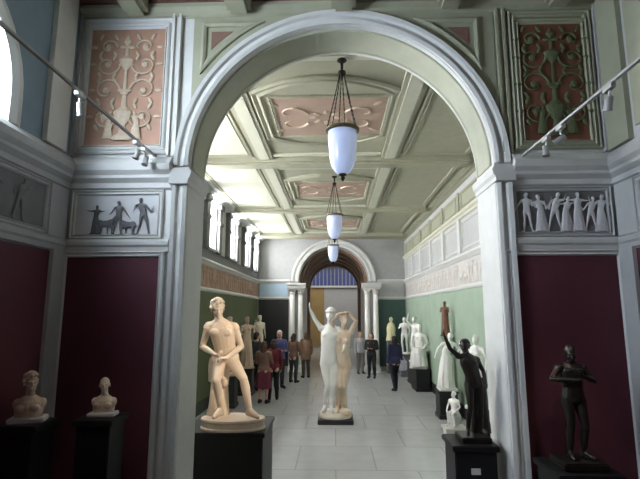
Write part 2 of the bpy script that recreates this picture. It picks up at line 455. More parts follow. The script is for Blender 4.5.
# olive field behind spandrels
def spandrel(bm, x0, x1, z1, y0, y1):
    n = 20; r = AR+.158
    arc = []
    for i in range(n+1):
        x = x0+(x1-x0)*i/n; d = r*r-(x-AX)**2
        arc.append((x, AZ+math.sqrt(max(0, d))))
    lo = [[(x, y0, z) for x, z in arc], [(x, y1, z) for x, z in arc]]
    outer = [(x, z1) for x, z in arc]
    for i in range(n):
        a, b, c, d = arc[i], arc[i+1], outer[i+1], outer[i]
        if min(c[1]-b[1], d[1]-a[1]) < .002: continue
        v = [bm.verts.new((p[0], y, p[1])) for y in (y0, y1) for p in (a, b, c, d)]
        for f in ((0, 1, 2, 3), (7, 6, 5, 4), (0, 4, 5, 1), (1, 5, 6, 2), (2, 6, 7, 3), (3, 7, 4, 0)): bm.faces.new([v[k] for k in f])
    bmesh.ops.remove_doubles(bm, verts=bm.verts, dist=1e-5)
    return bm
for x0, x1 in ((-1.43, -.15), (.26, 1.60)):
    bm = B(); spandrel(bm, x0, x1, 5.5, D0-.012, D0); struct('trim', bm, 'olive')
# triangular spandrel mouldings with a painted field
for sg in (-1, 1):
    cx = AX+sg*1.40
    def tri(k): 
        a = V((cx-sg*k, 0, 5.42-k)); 
        r = AR+.22+k*.9
        # inner corner points on arc
        z_low = AZ+math.sqrt(r*r-(1.40-k)**2) if r > 1.40-k else AZ
        xin = math.sqrt(max(0, r*r-(5.42-k-AZ)**2))
        b = V((cx-sg*k, 0, z_low)); c = V((AX+sg*xin, 0, 5.42-k))
        pts = [a, b]
        a0 = math.atan2(z_low-AZ, 1.40-k); a1 = math.atan2(5.42-k-AZ, xin)
        for i in range(1, 8):
            t = lerp(a0, a1, i/8); pts.append(V((AX+sg*r*math.cos(t), 0, AZ+r*math.sin(t))))
        pts.append(c); return pts
    bm = B(); P0, P1 = tri(0), tri(.05)
    PM = [lerp(a, b, .5) for a, b in zip(P0, P1)]
    rings(bm, [[p+V((0, D0-h, 0)) for p in P] for P, h in ((P0, .0), (P0, .035), (PM, .045), (P1, .03), (P1, .0))], caps=False)
    struct('trim', bm, 'olive')
    bm = B(); P2 = tri(.1); rings(bm, [[p+V((0, D0-h, 0)) for p in P2] for h in (.0, .018)]); struct('trim', bm, 'ceilbrown')
# vertical strips beside the arch
for x in (-1.60, 1.66):
    bm = B(); box(bm, x-.045, x-.02, D0-.045, D0, 4.0, HC); box(bm, x-.02, x+.02, D0-.02, D0, 4.0, HC); box(bm, x+.02, x+.045, D0-.045, D0, 4.0, HC)
    struct('trim', bm, 'paint' if x < 0 else 'olive')  # right strip coloured darker to stand for shade
# cornice and coffered ceiling of the front room
bm = B(); mould(bm, [(0, 5.48), (.04, 5.50), (.05, 5.53), (.09, 5.56), (.09, 5.60), (0, 5.60)], FL, FR, 'x', D0, -1); struct('trim', bm, 'olive')
bm = B(); box(bm, XL-.2, XR+.2, BK, D0, HC, HC+.15); struct('ceiling', bm, 'ceilbrown')
for x in (-2.0, -.95, .1, 1.15, 2.2):
    bm = B(); box(bm, x-.12, x+.12, BK, D0-.1, HC-.12, HC); box(bm, x-.08, x+.08, BK, D0-.1, HC-.16, HC-.12); struct('trim', bm, 'olive')
for y in (3.2, 1.6, 0.):
    bm = B(); box(bm, FL, FR, y-.12, y+.12, HC-.121, HC); struct('trim', bm, 'olive')

# side walls of the front room
def plane_wall(bm, x0, x1, y0, y1, holes, z1=HC):
    """wall along Y with rectangular holes (ya, yb, za, zb)"""
    hs = sorted(holes); y = y0
    for ya, yb, za, zb in hs:
        if ya > y: box(bm, x0, x1, y, ya, 0, z1)
        box(bm, x0, x1, ya, yb, 0, za); box(bm, x0, x1, ya, yb, zb, z1); y = yb
    box(bm, x0, x1, y, y1, 0, z1); return bm
WY, WR, WZ, WS = 2.58, .80, 3.98, 4.22
bm = B(); plane_wall(bm, FL-.45, FL, BK, D0, [(WY-WR, WY+WR, WZ, 5.1)])
# arch fillers above the springing of the window
n = 20
for i in range(n):
    a0, a1 = PI*i/n, PI*(i+1)/n
    y0, y1 = WY-WR*math.cos(a0), WY-WR*math.cos(a1); z0, z1 = WS+WR*math.sin(a0), WS+WR*math.sin(a1)
    v = [bm.verts.new((x, y, z)) for x in (FL-.45, FL) for y, z in ((y0, min(z0, 5.099)), (y1, min(z1, 5.099)), (y1, 5.1), (y0, 5.1))]
    for f in ((0, 1, 2, 3), (4, 7, 6, 5), (0, 4, 5, 1)): bm.faces.new([v[k] for k in f])
struct('wall_left', bm, 'blue')
bm = B(); box(bm, FR, FR+.3, BK, D0, 0, HC); struct('wall_right', bm, 'grey')
bm = B(); box(bm, FL-.4, FR+.4, BK-.2, BK, 0, HC); struct('wall_back', bm, 'red')
# left window: glazing, arched frame, bars
bm = B(); box(bm, FL-.20, FL-.18, WY-WR, WY+WR, WZ, 5.02)
w1 = struct('window_1', bm, 'windowblue')
bm = B()
lo = []
for i in range(n+1):
    c, s_ = -math.cos(PI*i/n), math.sin(PI*i/n)
    lo.append([(FL+h, WY+c*(WR+d), WS+s_*(WR+d)) for d, h in ((-.02, 0), (-.02, .03), (.05, .05), (.12, .03), (.12, 0))])
lo = [[(p[0], p[1], WZ) for p in lo[0]]]+lo+[[(p[0], p[1], WZ) for p in lo[-1]]]
rings(bm, lo); obj('window_frame', bm, 'paint', w1)
bm = B()
for y in (WY-.4, WY, WY+.4): box(bm, FL-.17, FL-.13, y-.02, y+.02, WZ, WS+.6)
box(bm, FL-.17, FL-.13, WY-WR, WY+WR, WS-.02, WS+.02); obj('glazing_bar', bm, 'frame', w1)
# pilaster strips and rails on the side walls
bm = B(); box(bm, FL, FL+.05, 3.82, 4.12, 4.0, HC); struct('trim', bm, 'paint')
for x, sg, m_ in ((FL, 1, 'grey'), (FR, -1, 'grey')):
    bm = B(); mould(bm, IP, BK, D0, 'y', x, sg); struct('trim', bm, m_)
    bm = B(); mould(bm, RP, BK, D0, 'y', x, sg); struct('trim', bm, m_)
    bm = B(); a, b = sorted((x, x+sg*.02)); box(bm, a, b, -1.8, 4.05, .25, 3.04); struct('trim', bm, 'red')
    bm = B(); a, b = sorted((x, x+sg*.05)); box(bm, a, b, 4.06, D0-.05, 0, 3.06); struct('trim', bm, 'grey')
for x0, x1 in ((FL, FL+.03), (FR-.03, FR)):
    bm = B(); box(bm, x0, x1, 3.99, D0-.04, 3.18, 3.66); struct('trim', bm, 'grey')
bm = B(); box(bm, FR-.05, FR, 3.95, D0-.05, 4.0, HC); box(bm, FR-.03, FR, 3.0, 3.25, 4.0, HC); struct('trim', bm, 'olive')
bm = B(); box(bm, FR-.015, FR, 1.0, 3.9, 4.1, 5.5); struct('trim', bm, 'olive')

# ------------------------------------------------------------------ HALL shell
WINS = [5.9, 7.6, 9.9, 12.25, 14.65, 17.05, 18.85]
WH, WZ0, WZ1 = .45, 4.18, 5.50
bm = B(); plane_wall(bm, XL-.4, XL, D1, YE, [(y-WH, y+WH, WZ0, WZ1) for y in WINS]); struct('wall_hall_left', bm, 'grey')
bm = B(); box(bm, XR, XR+.3, D1, YE, 0, HC); struct('wall_hall_right', bm, 'grey')
for i, y in enumerate(WINS):
    bm = B(); box(bm, XL-.30, XL-.28, y-WH, y+WH, WZ0, WZ1); w = struct('window_%d' % (i+2), bm, 'window')
    bm = B(); frame(bm, (XL-.28, 0, 0), (0, 1, 0), (0, 0, 1), (1, 0, 0), y-WH, y+WH, WZ0, WZ1, fprof(.06, .05)); obj('window_frame', bm, 'frame', w)
    bm = B(); box(bm, XL-.275, XL-.245, y-.02, y+.02, WZ0+.05, WZ1-.05); box(bm, XL-.275, XL-.245, y-WH+.05, y+WH-.05, WZ1-.38, WZ1-.34); obj('glazing_bar', bm, 'frame', w)
    bm = B(); box(bm, XL-.27, XL+.06, y-WH-.03, y+WH+.03, WZ0-.05, WZ0-.002); obj('window_sill', bm, 'paint', w)
    for yy in (y-WH-.2, y+WH+.2):
        if yy > YE-.1 or yy < D1+.15: continue
        bm = B(); box(bm, XL, XL+.10, yy-.15, yy+.15, 4.1, 5.36); box(bm, XL, XL+.13, yy-.18, yy+.18, 4.9, 4.99); box(bm, XL, XL+.15, yy-.19, yy+.19, 5.36, 5.5); struct('trim', bm, 'darkframe')
# mouldings along the hall walls
HR = [(0, 3.0), (.03, 3.01), (.05, 3.05), (.05, 3.08), (.02, 3.11), (0, 3.11)]
HF = [(0, 3.68), (.03, 3.70), (.06, 3.74), (.10, 3.77), (.10, 3.80), (.05, 3.84), (0, 3.86)]
for x, sg in ((XL, 1), (XR, -1)):
    for p in (HR, HF):
        bm = B(); mould(bm, p, D1, YE, 'y', x, sg); struct('trim', bm, 'paint')
bm = B(); box(bm, XL, XL+.01, D1+.01, YE-.1, 3.86, 4.12); struct('trim', bm, 'darkframe')
bm = B(); box(bm, XL, XL+.012, D1+.01, YE-.1, .3, 3.0); struct('trim', bm, 'greenshade')  # same green as the right wall, its shade painted in
bm = B(); box(bm, XR-.012, XR, D1+.01, YE-.1, .3, 3.0); struct('trim', bm, 'green')
for x0, x1 in ((XL, XL+.03), (XR-.03, XR)):
    bm = B(); box(bm, x0, x1, D1+.01, YE, 0, .3); struct('trim', bm, 'charcoal')
# right wall: upper painted zone, mid cornice, blind bays
bm = B(); box(bm, XR-.015, XR, D1+.01, YE, 4.78, 5.35); struct('trim', bm, 'olive')
bm = B(); mould(bm, [(0, 4.68), (.04, 4.70), (.05, 4.74), (.1, 4.78), (.1, 4.83), (0, 4.86)], D1, YE, 'y', XR, -1); struct('trim', bm, 'pale')
for i in range(9):
    y = 6.0+i*1.7
    bm = B(); frame(bm, (XR, 0, 0), (0, 1, 0), (0, 0, 1), (-1, 0, 0), y+.12, y+1.52, 3.92, 4.62, fprof(.06, .03)); struct('trim', bm, 'paint')
    bm = B(); box(bm, XR-.06, XR, y-.10, y+.10, 3.86, 4.68); struct('trim', bm, 'paint')
    bm = B(); box(bm, XR-.05, XR-.012, y-.09, y+.09, 4.86, 5.35); frame(bm, (XR-.015, 0, 0), (0, 1, 0), (0, 0, 1), (-1, 0, 0), y+.2, y+1.45, 4.92, 5.3, fprof(.05, .025)); struct('trim', bm, 'olive')
# top cornices
TC = [(0, 5.50), (.05, 5.51), (.07, 5.53), (.16, 5.545), (.16, 5.56), (.24, 5.58), (.26, 5.60), (.34, 5.605), (.34, HC), (0, HC)]
for x, sg, m_ in ((XL, 1, 'paint'), (XR, -1, 'olive')):
    bm = B(); mould(bm, TC, D1, YE, 'y', x, sg); struct('trim', bm, m_)
# ceiling with beams, ribs and painted panels
bm = B(); box(bm, XL-.4, XR+.3, D1, 34, HC, HC+.15); ce = struct('ceiling_hall', bm, 'hallceil')
def bay(y0, y1):
    cy = (y0+y1)/2; hy = (y1-y0)/2
    for x0, x1 in ((XL+.45, -1.72), (1.42, XR-.45)):
        bm = B(); box(bm, x0, x1, y0+.42, y1-.42, HC-.015, HC+.01); obj('painted_panel', bm, 'pale' if x0 < 0 else 'hallceil', ce)  # left panels paler: window light put into the colour
        bm = B(); frame(bm, (0, 0, HC), (1, 0, 0), (0, 1, 0), (0, 0, -1), x0-.08, x1+.08, y0+.34, y1-.34, fprof(.10, .045)); obj('panel_frame', bm, 'hallceil', ce)
    for x in (-1.42, 1.12):
        bm = B(); box(bm, x-.17, x+.17, y0+.2, y1-.2, HC-.05, HC); obj('rib', bm, 'hallceil', ce)
        bm = B(); box(bm, x-.10, x+.10, y0+.25, y1-.25, HC-.065, HC-.05); obj('rib_strip', bm, 'pale', ce)
    # centre panel with bowed ends
    w, h = .98, hy*.36
    def loop(k, z):
        l = []
        for i in range(13): t = -1+2*i/12; l.append((-.12+t*(w+k), cy+h+k+.42*(1-t*t), z))
        for i in range(13): t = 1-2*i/12; l.append((-.12+t*(w+k), cy-h-k-.42*(1-t*t), z))
        return l
    bm = B(); rings(bm, [loop(0, HC), loop(0, HC-.02)]); obj('centre_panel', bm, 'hallceil', ce)
    bm = B(); box(bm, -.92, .80, cy-h*.92, cy+h*.92, HC-.03, HC-.019); obj('painted_panel', bm, 'hallbrown', ce)
    bm = B(); frame(bm, (0, 0, HC-.02), (1, 0, 0), (0, 1, 0), (0, 0, -1), -.97, .85, cy-h*.92-.05, cy+h*.92+.05, fprof(.05, .03)); obj('panel_frame', bm, 'hallceil', ce)
    bm = B(); rings(bm, [loop(.12, HC), loop(.12, HC-.03), loop(.09, HC-.05), loop(.03, HC-.03), loop(.0, HC-.05), loop(-.02, HC-.05), loop(-.02, HC)], caps=False); obj('panel_frame', bm, 'hallceil', ce)
    # ornament in the panel: rosette, scrolls and corner leaves
    bm = B()
    for k in range(8):
        a = 2*PI*k/8; ell(bm, (-.12+.2*math.cos(a), cy+.2*math.sin(a), HC-.025), (.09, .05, .02), M.Rotation(a, 3, 'Z'), 8, 6)
    for sx in (-1, 1):
        for sy in (-1, 1):
            p = []
            for i in range(26):
                t = i/25*4.2; r = .34*(1-i/30); p.append((-.12+sx*(.52-r*math.cos(t)*.8+.05), cy+sy*(.22+r*math.sin(t)*.8-.05), HC-.03))
            tube(bm, p, [.028*(1-i/40) for i in range(26)], 6)
            ell(bm, (-.12+sx*.8, cy+sy*.5, HC-.025), (.10, .06, .02), M.Rotation(sx*sy*.7, 3, 'Z'), 8, 6)
    obj('scroll_ornament', bm, 'scroll', ce)
    for yy in (y0+.42, y1-.42):
        bm = B(); box(bm, -1.22, .92, yy-.05, yy+.05, HC-.045, HC); obj('cross_strip', bm, 'pale', ce)
YB = [4.84, 9.26, 13.85, 18.5]
for a, b in zip(YB, YB[1:]): bay(a, b)
for y in YB[1:]:
    bm = B(); box(bm, XL+.3, XR-.3, y-.24, y+.24, HC-.10, HC); obj('beam', bm, 'hallceil', ce)
    bm = B(); box(bm, XL+.3, XR-.3, y-.15, y+.15, HC-.13, HC-.10); obj('beam_strip', bm, 'hallceil', ce)
bm = B(); box(bm, -1.2, .95, 18.9, 19.85, HC-.03, HC); obj('painted_panel', bm, 'hallbrown', ce)

# ------------------------------------------------------------------ hall end wall and the rooms beyond
EX, ER, EZ = -.06, 1.52, 3.78
bm = B(); arch_wall(bm, XL-.4, XR+.3, HC, EX, ER, EZ, YE, YE+.5); struct('wall_end', bm, mat('end_wall_paint', (158, 159, 158), .65, var=.05))
bm = B(); archivolt(bm, EX, ER, EZ, YE, [(0, 0), (0, .05), (.08, .07), (.1, .03), (.2, .03), (.22, .08), (.3, .08), (.32, 0)], 40); struct('trim', bm, 'paint')
for x0, x1, m_, m2 in ((XL, -1.95, 'charcoal', 'paleblue'), (1.83, XR, 'teal', 'grey')):
    bm = B(); box(bm, x0+.05, x1-.05, YE-.02, YE, .2, 2.98); struct('trim', bm, m_)
    bm = B(); mould(bm, HR, x0, x1, 'x', YE, -1); struct('trim', bm, 'paint')
    bm = B(); mould(bm, HF, x0, x1, 'x', YE, -1); struct('trim', bm, 'paint')
    bm = B(); box(bm, x0+.1, x1-.1, YE-.02, YE, 3.12, 3.67); struct('trim', bm, m2)
# columns flanking the opening, two a side
col0 = None
for x, lab in ((-1.82, 'white column left of the far arch, outer of its pair'), (-1.46, 'white column left of the far arch, nearer the opening'), (1.36, 'white column right of the far arch, nearer the opening'), (1.72, 'white column right of the far arch, outer of its pair')):
    if col0 is None:
        col0 = thing('column', lab, 'column', (x, YE-.28, 0), 0, 'white columns flanking the far arch')
        bm = B(); lathe(bm, [(.115, .3), (.12, 1.2), (.10, 3.2)], 20); obj('shaft', bm, 'marblewhite', col0, True)
        bm = B(); box(bm, -.16, .16, -.16, .16, 0, .16); lathe(bm, [(.155, .16), (.16, .2), (.13, .24), (.14, .27), (.115, .3)], 20); obj('base', bm, 'marblewhite', col0)
        bm = B(); lathe(bm, [(.10, 3.2), (.13, 3.24), (.11, 3.28), (.16, 3.4)], 20); box(bm, -.17, .17, -.17, .17, 3.4, 3.46); obj('capital', bm, 'marblewhite', col0)
    else: dup(col0, (x, YE-.28, 0), label=lab)
for x0, x1 in ((-2.05, -1.25), (1.15, 1.95)):
    bm = B(); mould(bm, [(0, 3.46), (.5, 3.46), (.5, 3.56), (.55, 3.60), (.55, 3.66), (0, 3.70)], x0, x1, 'x', YE, -1); struct('trim', bm, 'paint')
# barrel vaulted passage
Y2 = 26.5
bm = B()
lo = []
for y in (YE+.5, Y2):
    l = [(EX-ER, y, 0)]+[(EX-ER*math.cos(PI*i/24), y, EZ+ER*math.sin(PI*i/24)) for i in range(25)]+[(EX+ER, y, 0)]
    lo.append(l)
rings(bm, lo, closed=False); struct('wall_passage', bm, 'paint')
for y in (20.7, 22.2, 23.8, 25.4):
    bm = B()
    rings(bm, [[(EX-(ER-d)*math.cos(PI*i/24), y+dy, EZ+(ER-d)*math.sin(PI*i/24)) for d, dy in ((0, 0), (.09, 0), (.09, .9), (0, .9))] for i in range(25)]); struct('trim', bm, 'archbrown')
# cross wall with a smaller opening, then the last room
bm = B(); arch_wall(bm, -3.6, 3.4, HC, EX, 1.36, 3.72, Y2, Y2+.4); struct('wall_cross', bm, 'archbrown')
bm = B(); box(bm, -3.8, 3.6, 32.5, 32.8, 0, HC); struct('wall_far', bm, 'grey')
for x0, x1 in ((-3.8, -3.6), (3.4, 3.6)):
    bm = B(); box(bm, x0, x1, Y2, 32.5, 0, HC); struct('wall_far_left' if x0 < 0 else 'wall_far_right', bm, 'grey')
bm = B(); box(bm, -2.4, -.75, 32.46, 32.5, .1, 4.1); struct('trim', bm, 'ochre')
# blue glazed screen with slender bars, high on the far wall
bm = B(); box(bm, -1.75, 2.0, 32.40, 32.46, 4.25, 5.5); wj = struct('window_9', bm, 'bluelight')
for i in range(14):
    x = -1.6+i*.265
    bm = B(); box(bm, x-.03, x+.03, 32.34, 32.40, 4.25, 5.5); obj('glazing_bar', bm, 'frame', wj)
bm = B(); box(bm, -1.9, 2.1, 32.3, 32.46, 4.12, 4.25); obj('window_sill', bm, 'paint', wj)
# roof light of the far room
bm = B(); box(bm, -2.4, 2.4, 27.6, 31.6, HC-.04, HC-.02); struct('window_10', bm, mat('roof_light_glass', (240, 244, 250), .3, var=0, emit=((250, 248, 244), 1.3)))
# ================================================================== RELIEFS
def relief_fig_mesh(i):
    R = random.Random(50+i); st = R.uniform(-.12, .12)
    J = pose(kl=(-.12-abs(st), -.05, .5), al=(-.2-abs(st), .02, .09), tl=(-.32, -.06, .03), kr=(.12, -.05, .5), ar=(.15+abs(st), .02, .09), tr=(.3, -.06, .03),
             el=(-.38, -.03, 1.2+R.uniform(-.2, .25)), wl=(-.5+R.uniform(-.1, .15), -.05, 1.2+R.uniform(-.3, .45)),
             er=(.38, -.03, 1.2+R.uniform(-.25, .2)), wr=(.5+R.uniform(-.15, .1), -.05, 1.15+R.uniform(-.35, .45)),
             chest=(st, 0, 1.3), neck=(st*1.2, 0, 1.47), head=(st*1.5, -.03, 1.63), sl=(-.19+st, 0, 1.41), sr=(.19+st, 0, 1.41))
    def ex(bm):
        if i % 2: drape_bm(bm, [((0, 0, .98), .16, .12), ((0, 0, .7), .2, .14), ((.03, 0, .3), .24, .15), ((.05, 0, .05), .28, .16)], folds=9, depth=.12, seed=i)
    me = figure(J, 1, .03, hair='short', yaw=R.choice((-1.2, 1.2, .3)), hands=False, smooth=2, extra=ex)
    for v in me.vertices: v.co.y *= .45
    return me
RF = [relief_fig_mesh(i) for i in range(6)]
def animal_mesh():
    bm = B()
    ell(bm, (0, 0, .62), (.42, .16, .19)); ell(bm, (.26, 0, .68), (.2, .16, .2)); ell(bm, (-.3, 0, .64), (.19, .16, .2))
    capsule(bm, (.36, 0, .75), .12, (.55, 0, .98), .09); capsule(bm, (.53, 0, 1.0), .08, (.72, 0, .9), .05)
    for x, d in ((.3, .1), (.22, -.1), (-.32, .08), (-.24, -.1)):
        capsule(bm, (x, -.05, .55), .08, (x+d, -.05, .3), .045); capsule(bm, (x+d, -.05, .3), .045, (x+d*.8, -.05, .04), .035)
    capsule(bm, (-.46, 0, .72), .03, (-.62, 0, .4), .02)
    me = remesh(bm, .03, 2)
    for v in me.vertices: v.co.y *= .45
    return me
ANI = animal_mesh()
def with_mat(me, m):
    c = me.copy(); c.materials.clear(); c.materials.append(mats[m]); return c
RM = {}
def rel(me, m):
    k = (me.name, m)
    if k not in RM: RM[k] = with_mat(me, m)
    return RM[k]
def relief(label, o, rz, w, h, ground, figm, items, fr='paint', group=None):
    """panel centred at o facing local -y; items: (mesh, x, height, mirror)"""
    t = thing('relief_panel', label, 'relief', o, rz, group)
    bm = B(); box(bm, -w/2, w/2, -.012, 0, 0, h); obj('ground', bm, ground, t)
    bm = B(); frame(bm, (0, 0, 0), (1, 0, 0), (0, 0, 1), (0, -1, 0), -w/2-.03, w/2+.03, -.03, h+.03, fprof(.05, .035)); obj('frame', bm, fr, t)
    for me, x, hh, mir in items:
        f = bpy.data.objects.new('carved_horse' if me is ANI else 'carved_figure', rel(me, figm)); C.objects.link(f); f.parent = t
        k = hh/1.75; f.scale = (k*(-1 if mir else 1), k, k); f.location = (x, -.022, .012)
    return t
relief('pale grey frieze relief of dark running figures and animals, left of the arch', (-2.10, D0, 3.21), 0, .84, .42, 'reliefgrey', 'reliefdark',
       [(RF[3], -.2, .29, 0), (ANI, -.10, .30, 0), (RF[0], .02, .33, 0), (ANI, .12, .27, 1), (RF[4], .26, .36, 1)])
relief('dark slate frieze relief of a crowd of figures, right of the arch', (2.13, D0, 3.21), 0, .86, .42, 'slate', 'reliefgrey',
       [(RF[0], -.33, .38, 1), (RF[1], -.2, .36, 0), (RF[2], -.07, .38, 0), (RF[5], .03, .34, 1), (RF[3], .14, .38, 0), (RF[4], .26, .34, 0), (RF[1], .35, .36, 1)], 'grey')
for x, rz, lab in ((FL, PI/2, 'shadowed grey frieze relief on the left side wall under the window'), (FR, -PI/2, 'grey frieze relief on the right side wall at the picture edge')):
    it = [(RF[k % 6], -1.3+k*.3, .37, k % 2) for k in range(9)]
    relief(lab, (x, 2.5, 3.21), rz, 2.9, .42, 'slate', 'slate', it, 'grey')
# long friezes of the hall
def frieze(label, x, rz, y0, y1, ground, figm):
    t = thing('wall_frieze', label, 'frieze', (x, (y0+y1)/2, 3.12), rz)
    L = y1-y0
    bm = B(); box(bm, -L/2, L/2, -.01, 0, 0, .55); obj('ground', bm, ground, t)
    bm = bmesh.new(); k = 0; xx = -L/2+.2; R = random.Random(4)
    base = [RF[i] for i in range(6)]+[ANI]
    while xx < L/2-.2:
        me = base[R.choice((0, 1, 2, 3, 4, 5, 6))]; n0 = len(bm.verts)
        bm.from_mesh(me); bm.verts.ensure_lookup_table()
        s_ = .5/1.75; mir = R.choice((-1, 1))
        for v in bm.verts[n0:]: v.co = V((xx+v.co.x*s_*mir, -.018+v.co.y*s_, .012+v.co.z*s_))
        xx += R.uniform(.24, .36)
    bmesh.ops.recalc_face_normals(bm, faces=bm.faces)
    o = obj('carved_figures', bm, figm, t, True); o['kind'] = 'stuff'
frieze('long pale plaster frieze of many figures above the green right wall of the hall', XR, -PI/2, 8.2, YE-.05, 'plaster', 'plaster')
frieze('long brown frieze of figures below the windows of the hall', XL, PI/2, 9.2, YE-.05, 'brown', 'brown')
# tall painted panels with candelabra ornament
def ornament_panel(label, x0, x1, z0, z1, ground, orn, fr):
    cx = (x0+x1)/2; w = x1-x0; h = z1-z0
    t = thing('ornament_panel', label, 'wall panel', (cx, D0, z0))
    bm = B(); box(bm, -w/2, w/2, -.02, 0, 0, h); obj('ground', bm, ground, t)
    bm = B(); frame(bm, (0, 0, 0), (1, 0, 0), (0, 0, 1), (0, -1, 0), -w/2-.05, w/2+.05, -.05, h+.05, fprof(.06, .045)); obj('frame', bm, fr, t)
    bm = B()
    lathe(bm, [(.09, .0), (.1, .04), (.04, .08), (.03, .16), (.08, .22), (.1, .3), (.03, .36), (.02, .48), (.05, .5), (.02, .53), (.015, .75), (.06, .8), (.08, .86), (.02, .9), (.015, 1.02), (.04, 1.06), (.005, 1.13)], 12, (0, -.03, .05), 1, .35)
    obj('candelabrum', bm, orn, t)
    bm = B()
    for sg in (-1, 1):
        for k, (zc, r) in enumerate(((.3, .15), (.58, .16), (.86, .15), (1.05, .10))):
            p = []
            for i in range(30):
                a = i/29*7.2; rr = r*(1-i/33)
                p.append((sg*(.19-rr*math.cos(a)*.9), -.03, zc+rr*math.sin(a)*.85*(1 if k % 2 else -1)))
            tube(bm, p, [.013*(1-i/45) for i in range(30)], 6)
            ell(bm, (sg*.19, -.03, zc), (.035, .015, .035), None, 8, 6)
            for q in range(6):
                a = q*1.05; ell(bm, (sg*(.19+.15*math.cos(a)), -.03, zc+.13*math.sin(a)), (.04, .012, .018), M.Rotation(-a, 3, 'Y'), 8, 6)
    obj('scrollwork', bm, orn, t)
    for sg in (-1, 1):
        f = bpy.data.objects.new('carved_figure', rel(RF[1 if sg < 0 else 5], orn)); C.objects.link(f); f.parent = t
        f.scale = (.17*sg, .17, .17); f.location = (sg*.14, -.035, .06)
ornament_panel('tall terracotta panel with pale candelabra scrollwork, upper left of the arch', -2.49, -1.71, 4.11, 5.37, 'terra', 'goldgrey', 'paint')
ornament_panel('tall terracotta panel with scrollwork, coloured darker for shade, upper right of the arch', 1.83, 2.46, 4.11, 5.34, 'terrashade', 'greenshade', 'olive')  # ground, scrollwork and frame coloured darker to stand for shade

# ================================================================== LAMPS AND RAILS
def hall_lamp():
    t = thing('hanging_lamp', 'large frosted bell lamp hung on chains near the arch', 'lamp', (0, 0, 0), 0, 'hanging lamps of the hall')
    bm = B(); lathe(bm, [(.05, 5.62), (.06, 5.56), (.02, 5.53), (.015, 5.44), (.045, 5.42), (.05, 5.39), (.02, 5.36)], 16); obj('ceiling_hook', bm, 'blackmet', t)
    for k in range(6):
        a = 2*PI*k/6+.3
        bm = B(); p = []
        for i in range(25):
            u = i/24; p.append((.03*math.cos(a)+(.19-.03)*u*math.cos(a), .03*math.sin(a)+.16*u*math.sin(a), 5.38-.70*u-.02*math.sin(PI*u)))
        tube(bm, p, [.008 if i % 2 else .0045 for i in range(25)], 6); obj('chain', bm, 'blackmet', t)
    bm = B(); lathe(bm, [(.19, 4.635), (.205, 4.645), (.205, 4.67), (.19, 4.68), (.17, 4.68), (.17, 4.635)], 28); obj('metal_ring', bm, 'brass', t)
    bm = B(); lathe(bm, [(.172, 4.65), (.178, 4.57), (.168, 4.44), (.155, 4.30), (.13, 4.20), (.085, 4.13), (.03, 4.105)], 28); obj('glass_bowl', bm, 'lampglass', t, True)
    bm = B(); lathe(bm, [(.045, 4.115), (.05, 4.10), (.02, 4.08), (.03, 4.06), (.004, 4.02)], 14); obj('finial', bm, 'blackmet', t)
    return t
lamp = hall_lamp(); lamp.location = (.10, 5.3, 0)
dup(lamp, (.0, 10.3, 0), label='second frosted lamp down the hall, behind the large near one')
dup(lamp, (-.05, 15.2, 0), label='third and farthest frosted lamp, small in front of the far arch')
aims = {2.98: ((-1.92, 3.92, 1.8), 9), 3.92: ((-2.38, 3.66, 1.9), 7), 4.10: ((-1.9, 3.0, 0), 0), 2.85: ((1.93, 3.95, 1.9), 14), 3.5: ((-1.25, 5.85, 2.0), 300), 3.75: ((1.5, 3.4, 0), 0)}
def track(label, x, y0, y1, z, m, spots, slabels, drop=.09):
    t = thing('track_rail', label, 'track rail', (x, (y0+y1)/2, z))
    bm = B(); L = y1-y0; box(bm, -.011, .011, -L/2, L/2, -.009, .009); obj('rail', bm, m, t)
    bm = B(); box(bm, -.03, .03, L/2-.01, L/2+.0, -.03, .03); obj('wall_bracket', bm, m, t)
    for y, lab in zip(spots, slabels):
        s_ = thing('spotlight', lab, 'spotlight', (x, y, z), 0, 'track spotlights')
        bm = B(); box(bm, -.016, .016, -.05, .05, -.04, -.0095); obj('adapter', bm, 'railm', s_)
        bm = B(); tube(bm, [(0, 0, -.045), (0, 0, -.085)], .009); obj('stem', bm, 'railm', s_)
        tg, watt = aims[y]
        d = (V(tg)-V((x, y+.02, z-.115))).normalized()
        bm = B(); lathe(bm, [(.014, .045), (.024, .04), (.026, -.04), (.03, -.045), (.03, -.05), (.018, -.042)], 16)
        o = obj('lamp_head', bm, 'railm', s_, True); o.location = (0, .02, -.115); o.rotation_euler = d.to_track_quat('-Z', 'Y').to_euler()
        if watt:
            ld = bpy.data.lights.new('spotlight_beam', 'SPOT'); ld.energy = watt; ld.spot_size = .42; ld.spot_blend = .8; ld.color = (1, .86, .68); ld.shadow_soft_size = .03
            lo = bpy.data.objects.new('spotlight_beam', ld); C.objects.link(lo); lo.parent = s_; lo.location = V((0, .02, -.115))+d*.06; lo.rotation_euler = o.rotation_euler
track('grey spotlight rail running to the wall on the left of the arch', -1.78, -1.0, D0, 4.02, 'raildark', [2.98, 3.92, 4.10],
      ['spotlight on the left rail, alone and nearest the camera', 'upper of the two spotlights at the wall end of the left rail', 'lower spotlight at the wall end of the left rail'])
track('light grey spotlight rail running to the wall on the right of the arch', 1.78, -1.0, D0, 3.95, 'railm', [2.85, 3.5, 3.75],
      ['spotlight on the right rail, alone and nearest the camera', 'right one of the pair of spotlights on the right rail', 'left one of the pair of spotlights on the right rail'])

# ================================================================== STATUES
def statue(label, loc, rz=0, group=None, name='statue'):
    return thing(name, label, 'statue', loc, rz, group)
def fig_child(parent, me, m, name='figure', loc=None):
    o = link(name, me, m, parent)
    if loc: o.location = loc
    return o
